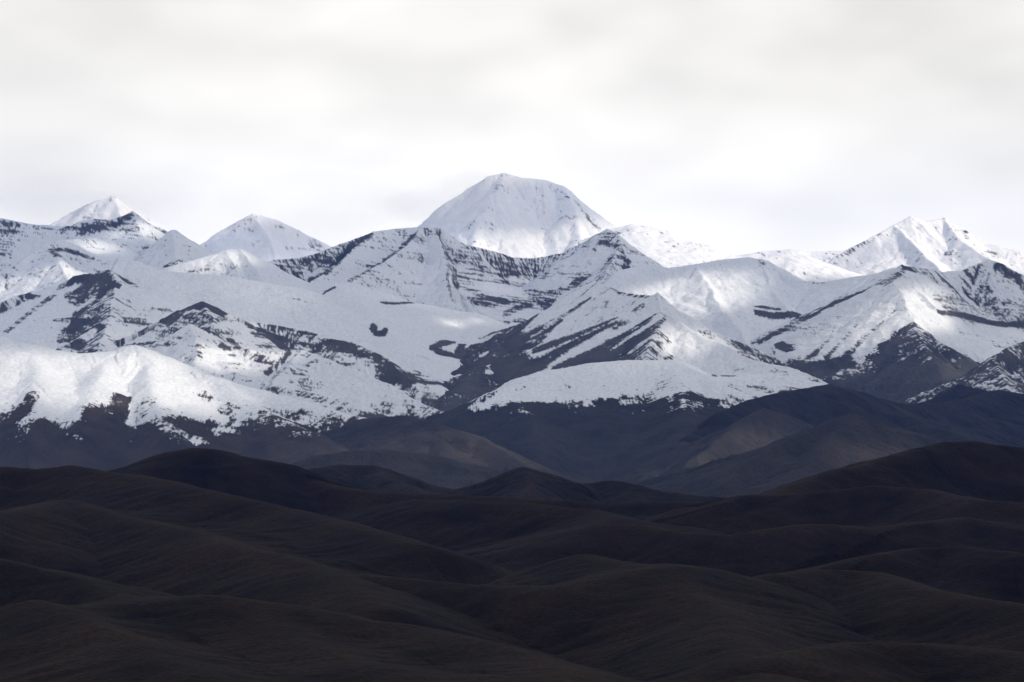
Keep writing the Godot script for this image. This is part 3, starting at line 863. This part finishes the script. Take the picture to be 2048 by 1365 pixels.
func bare_slopes() -> void:
	var stone := {"rock": Color(0.050, 0.050, 0.050), "rock2": Color(0.100, 0.092, 0.088), "snowy": false, "fine": 3.0, "rough": 14.0, "flute": 34.0, "flute_at": 110.0, "flute_long": 1600.0, "sx": 12.0, "sz": 20.0, "floor": -1750.0}  # paler stone stands in for sunlight on the brown hill and spur
	var of := func(more: Dictionary) -> Dictionary:
		var d := stone.duplicate()
		d.merge(more, true)
		return d
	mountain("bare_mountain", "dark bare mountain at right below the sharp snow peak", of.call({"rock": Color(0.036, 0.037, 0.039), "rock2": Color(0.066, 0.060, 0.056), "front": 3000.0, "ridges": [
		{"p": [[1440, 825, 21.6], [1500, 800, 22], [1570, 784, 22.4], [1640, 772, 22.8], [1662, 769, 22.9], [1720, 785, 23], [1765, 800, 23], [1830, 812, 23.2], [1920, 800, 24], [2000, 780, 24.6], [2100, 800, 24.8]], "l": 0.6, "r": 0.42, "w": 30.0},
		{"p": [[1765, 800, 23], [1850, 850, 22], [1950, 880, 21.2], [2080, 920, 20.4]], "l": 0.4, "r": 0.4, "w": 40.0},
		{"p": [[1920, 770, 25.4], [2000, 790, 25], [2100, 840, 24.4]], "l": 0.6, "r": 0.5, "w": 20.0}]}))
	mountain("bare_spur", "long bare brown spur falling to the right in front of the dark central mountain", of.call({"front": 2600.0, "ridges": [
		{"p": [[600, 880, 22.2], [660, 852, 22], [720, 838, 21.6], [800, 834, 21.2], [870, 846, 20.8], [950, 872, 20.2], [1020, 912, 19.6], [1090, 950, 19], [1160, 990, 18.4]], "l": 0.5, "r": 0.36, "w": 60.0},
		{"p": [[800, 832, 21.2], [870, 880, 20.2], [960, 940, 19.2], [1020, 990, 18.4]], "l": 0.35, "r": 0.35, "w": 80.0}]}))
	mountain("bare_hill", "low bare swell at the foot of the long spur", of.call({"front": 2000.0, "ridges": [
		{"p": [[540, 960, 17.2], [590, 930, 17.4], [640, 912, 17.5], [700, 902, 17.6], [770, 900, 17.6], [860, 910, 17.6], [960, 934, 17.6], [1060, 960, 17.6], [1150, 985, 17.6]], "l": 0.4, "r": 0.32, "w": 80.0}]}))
	mountain("bare_hill", "bare brown hill at centre right, sunlight painted in as paler stone", of.call({"front": 1800.0, "ridges": [
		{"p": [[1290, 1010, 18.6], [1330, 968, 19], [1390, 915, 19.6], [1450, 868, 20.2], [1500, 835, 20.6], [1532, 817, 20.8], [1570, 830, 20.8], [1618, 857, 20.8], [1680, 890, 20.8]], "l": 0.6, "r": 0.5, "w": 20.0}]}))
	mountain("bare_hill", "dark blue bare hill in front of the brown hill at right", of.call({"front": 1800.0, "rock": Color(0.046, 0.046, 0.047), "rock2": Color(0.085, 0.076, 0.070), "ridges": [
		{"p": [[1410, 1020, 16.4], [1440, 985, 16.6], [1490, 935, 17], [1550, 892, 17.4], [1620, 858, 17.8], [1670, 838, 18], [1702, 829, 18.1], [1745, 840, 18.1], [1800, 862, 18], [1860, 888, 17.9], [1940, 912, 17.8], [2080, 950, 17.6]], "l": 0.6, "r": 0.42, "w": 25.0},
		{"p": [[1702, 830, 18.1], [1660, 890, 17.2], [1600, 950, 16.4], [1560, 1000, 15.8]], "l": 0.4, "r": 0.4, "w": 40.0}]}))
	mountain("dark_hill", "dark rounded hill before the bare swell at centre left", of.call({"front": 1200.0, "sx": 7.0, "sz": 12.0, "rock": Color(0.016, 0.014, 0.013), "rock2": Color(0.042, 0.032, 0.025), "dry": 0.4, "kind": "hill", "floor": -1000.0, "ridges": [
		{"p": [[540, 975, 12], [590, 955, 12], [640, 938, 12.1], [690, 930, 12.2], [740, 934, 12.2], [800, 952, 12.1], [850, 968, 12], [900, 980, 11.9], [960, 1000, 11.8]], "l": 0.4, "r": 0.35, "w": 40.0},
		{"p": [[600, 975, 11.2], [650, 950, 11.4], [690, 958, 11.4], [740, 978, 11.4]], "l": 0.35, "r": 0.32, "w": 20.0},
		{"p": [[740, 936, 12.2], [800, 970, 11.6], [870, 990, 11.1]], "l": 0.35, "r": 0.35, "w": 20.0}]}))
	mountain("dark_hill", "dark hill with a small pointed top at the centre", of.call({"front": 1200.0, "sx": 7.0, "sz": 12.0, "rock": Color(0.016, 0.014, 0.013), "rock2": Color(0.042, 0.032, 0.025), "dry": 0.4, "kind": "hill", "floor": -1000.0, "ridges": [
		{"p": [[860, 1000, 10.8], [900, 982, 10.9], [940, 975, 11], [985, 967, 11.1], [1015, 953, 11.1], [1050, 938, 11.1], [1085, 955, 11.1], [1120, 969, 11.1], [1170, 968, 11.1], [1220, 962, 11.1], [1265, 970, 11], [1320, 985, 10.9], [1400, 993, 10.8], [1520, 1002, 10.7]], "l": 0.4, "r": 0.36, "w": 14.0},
		{"p": [[1050, 939, 11.1], [1060, 970, 10.6], [1050, 1000, 10.2]], "l": 0.4, "r": 0.4, "w": 15.0}]}))


func moorland() -> void:
	var moor := {"rock": Color(0.0085, 0.0062, 0.0045), "rock2": Color(0.036, 0.0222, 0.0128), "dry": 0.3, "crest_light_to": 70.0, "snowy": false, "kind": "hill", "fine": 1.3, "rough": 6.5, "swell": 26.0, "flute": 9.0, "flute_at": 110.0, "flute_long": 700.0, "floor": -950.0, "side": 350.0, "front": 1500.0, "warp": 25.0, "blend": 85.0, "back": 300.0}
	var of := func(more: Dictionary) -> Dictionary:
		var d := moor.duplicate()
		d.merge(more, true)
		return d
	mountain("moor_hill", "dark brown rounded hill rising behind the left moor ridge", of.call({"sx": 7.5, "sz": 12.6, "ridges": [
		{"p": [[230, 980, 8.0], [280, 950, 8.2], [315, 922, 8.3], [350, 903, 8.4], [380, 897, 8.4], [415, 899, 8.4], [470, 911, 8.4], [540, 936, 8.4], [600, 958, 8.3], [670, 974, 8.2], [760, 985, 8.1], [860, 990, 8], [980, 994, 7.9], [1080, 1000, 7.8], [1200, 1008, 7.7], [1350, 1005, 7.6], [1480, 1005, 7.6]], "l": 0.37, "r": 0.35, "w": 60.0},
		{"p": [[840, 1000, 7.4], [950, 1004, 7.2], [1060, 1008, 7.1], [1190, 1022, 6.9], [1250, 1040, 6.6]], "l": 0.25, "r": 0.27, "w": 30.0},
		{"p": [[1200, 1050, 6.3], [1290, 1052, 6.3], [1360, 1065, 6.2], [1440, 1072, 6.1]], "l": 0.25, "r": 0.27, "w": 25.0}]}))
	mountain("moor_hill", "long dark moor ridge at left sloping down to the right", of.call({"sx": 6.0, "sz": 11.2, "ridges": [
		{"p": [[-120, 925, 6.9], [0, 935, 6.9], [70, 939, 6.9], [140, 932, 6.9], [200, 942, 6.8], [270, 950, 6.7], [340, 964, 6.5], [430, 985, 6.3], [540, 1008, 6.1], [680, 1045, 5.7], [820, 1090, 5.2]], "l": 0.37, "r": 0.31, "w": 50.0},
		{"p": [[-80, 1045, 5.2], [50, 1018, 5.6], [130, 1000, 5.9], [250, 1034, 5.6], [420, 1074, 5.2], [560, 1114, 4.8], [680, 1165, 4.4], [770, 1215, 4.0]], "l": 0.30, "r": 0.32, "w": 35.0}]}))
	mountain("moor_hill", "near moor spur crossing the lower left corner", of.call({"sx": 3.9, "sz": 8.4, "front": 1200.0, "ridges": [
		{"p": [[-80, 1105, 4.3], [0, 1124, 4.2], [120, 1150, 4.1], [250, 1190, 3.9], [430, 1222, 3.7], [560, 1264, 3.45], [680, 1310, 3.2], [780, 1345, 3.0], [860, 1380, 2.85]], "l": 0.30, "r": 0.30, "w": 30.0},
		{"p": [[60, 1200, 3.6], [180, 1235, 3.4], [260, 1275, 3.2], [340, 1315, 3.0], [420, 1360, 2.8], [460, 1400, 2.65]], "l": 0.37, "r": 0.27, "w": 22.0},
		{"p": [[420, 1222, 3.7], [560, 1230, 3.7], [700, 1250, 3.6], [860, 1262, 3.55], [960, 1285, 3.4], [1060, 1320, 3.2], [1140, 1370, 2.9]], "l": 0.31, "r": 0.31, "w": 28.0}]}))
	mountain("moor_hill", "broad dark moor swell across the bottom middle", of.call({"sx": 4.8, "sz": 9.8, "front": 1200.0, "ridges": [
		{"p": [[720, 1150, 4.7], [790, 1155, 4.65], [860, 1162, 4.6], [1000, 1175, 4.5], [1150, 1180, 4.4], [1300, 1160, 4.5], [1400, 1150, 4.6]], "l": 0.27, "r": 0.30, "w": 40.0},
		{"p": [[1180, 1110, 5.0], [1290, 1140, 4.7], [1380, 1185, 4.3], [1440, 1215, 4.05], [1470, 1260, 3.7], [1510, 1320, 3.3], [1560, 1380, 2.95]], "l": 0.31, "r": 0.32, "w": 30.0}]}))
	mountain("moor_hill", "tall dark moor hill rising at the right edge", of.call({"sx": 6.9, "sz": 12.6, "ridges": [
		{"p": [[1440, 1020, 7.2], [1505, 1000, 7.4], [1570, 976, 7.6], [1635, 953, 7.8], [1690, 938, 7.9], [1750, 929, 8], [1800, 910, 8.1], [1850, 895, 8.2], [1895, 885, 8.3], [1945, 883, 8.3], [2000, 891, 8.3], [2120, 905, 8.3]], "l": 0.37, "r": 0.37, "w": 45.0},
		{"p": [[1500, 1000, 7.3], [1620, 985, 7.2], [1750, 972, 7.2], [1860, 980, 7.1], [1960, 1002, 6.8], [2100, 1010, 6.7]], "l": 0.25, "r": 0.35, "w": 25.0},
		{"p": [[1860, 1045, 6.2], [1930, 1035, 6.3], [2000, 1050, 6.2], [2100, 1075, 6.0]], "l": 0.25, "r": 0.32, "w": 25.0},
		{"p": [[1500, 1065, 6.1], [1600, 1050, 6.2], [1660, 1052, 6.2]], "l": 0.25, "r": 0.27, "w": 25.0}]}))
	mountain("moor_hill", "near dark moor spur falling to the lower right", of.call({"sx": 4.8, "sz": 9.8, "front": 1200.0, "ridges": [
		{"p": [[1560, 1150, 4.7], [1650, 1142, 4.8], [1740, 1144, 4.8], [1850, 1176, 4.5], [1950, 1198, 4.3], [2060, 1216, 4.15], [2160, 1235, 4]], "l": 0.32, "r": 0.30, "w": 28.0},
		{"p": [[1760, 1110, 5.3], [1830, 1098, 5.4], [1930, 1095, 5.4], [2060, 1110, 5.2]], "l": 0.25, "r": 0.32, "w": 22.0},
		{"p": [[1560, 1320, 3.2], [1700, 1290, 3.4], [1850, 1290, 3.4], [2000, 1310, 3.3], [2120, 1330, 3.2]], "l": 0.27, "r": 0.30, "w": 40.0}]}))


func clouds() -> void:
	cloud("cloud_bank", "faint white mist over the far peaks from the left edge to the great central peak", [[560, 420, 44.0, 2600, 800, 900, 0.3], [250, 410, 44.0, 2600, 800, 900, 0.35], 
		[985, 365, 44.0, 1100, 620, 900, 0.3], [900, 405, 44.0, 1500, 620, 900, 0.3], [1080, 455, 43.6, 1100, 560, 700, 0.25]], 5)
	cloud_shade_deck()
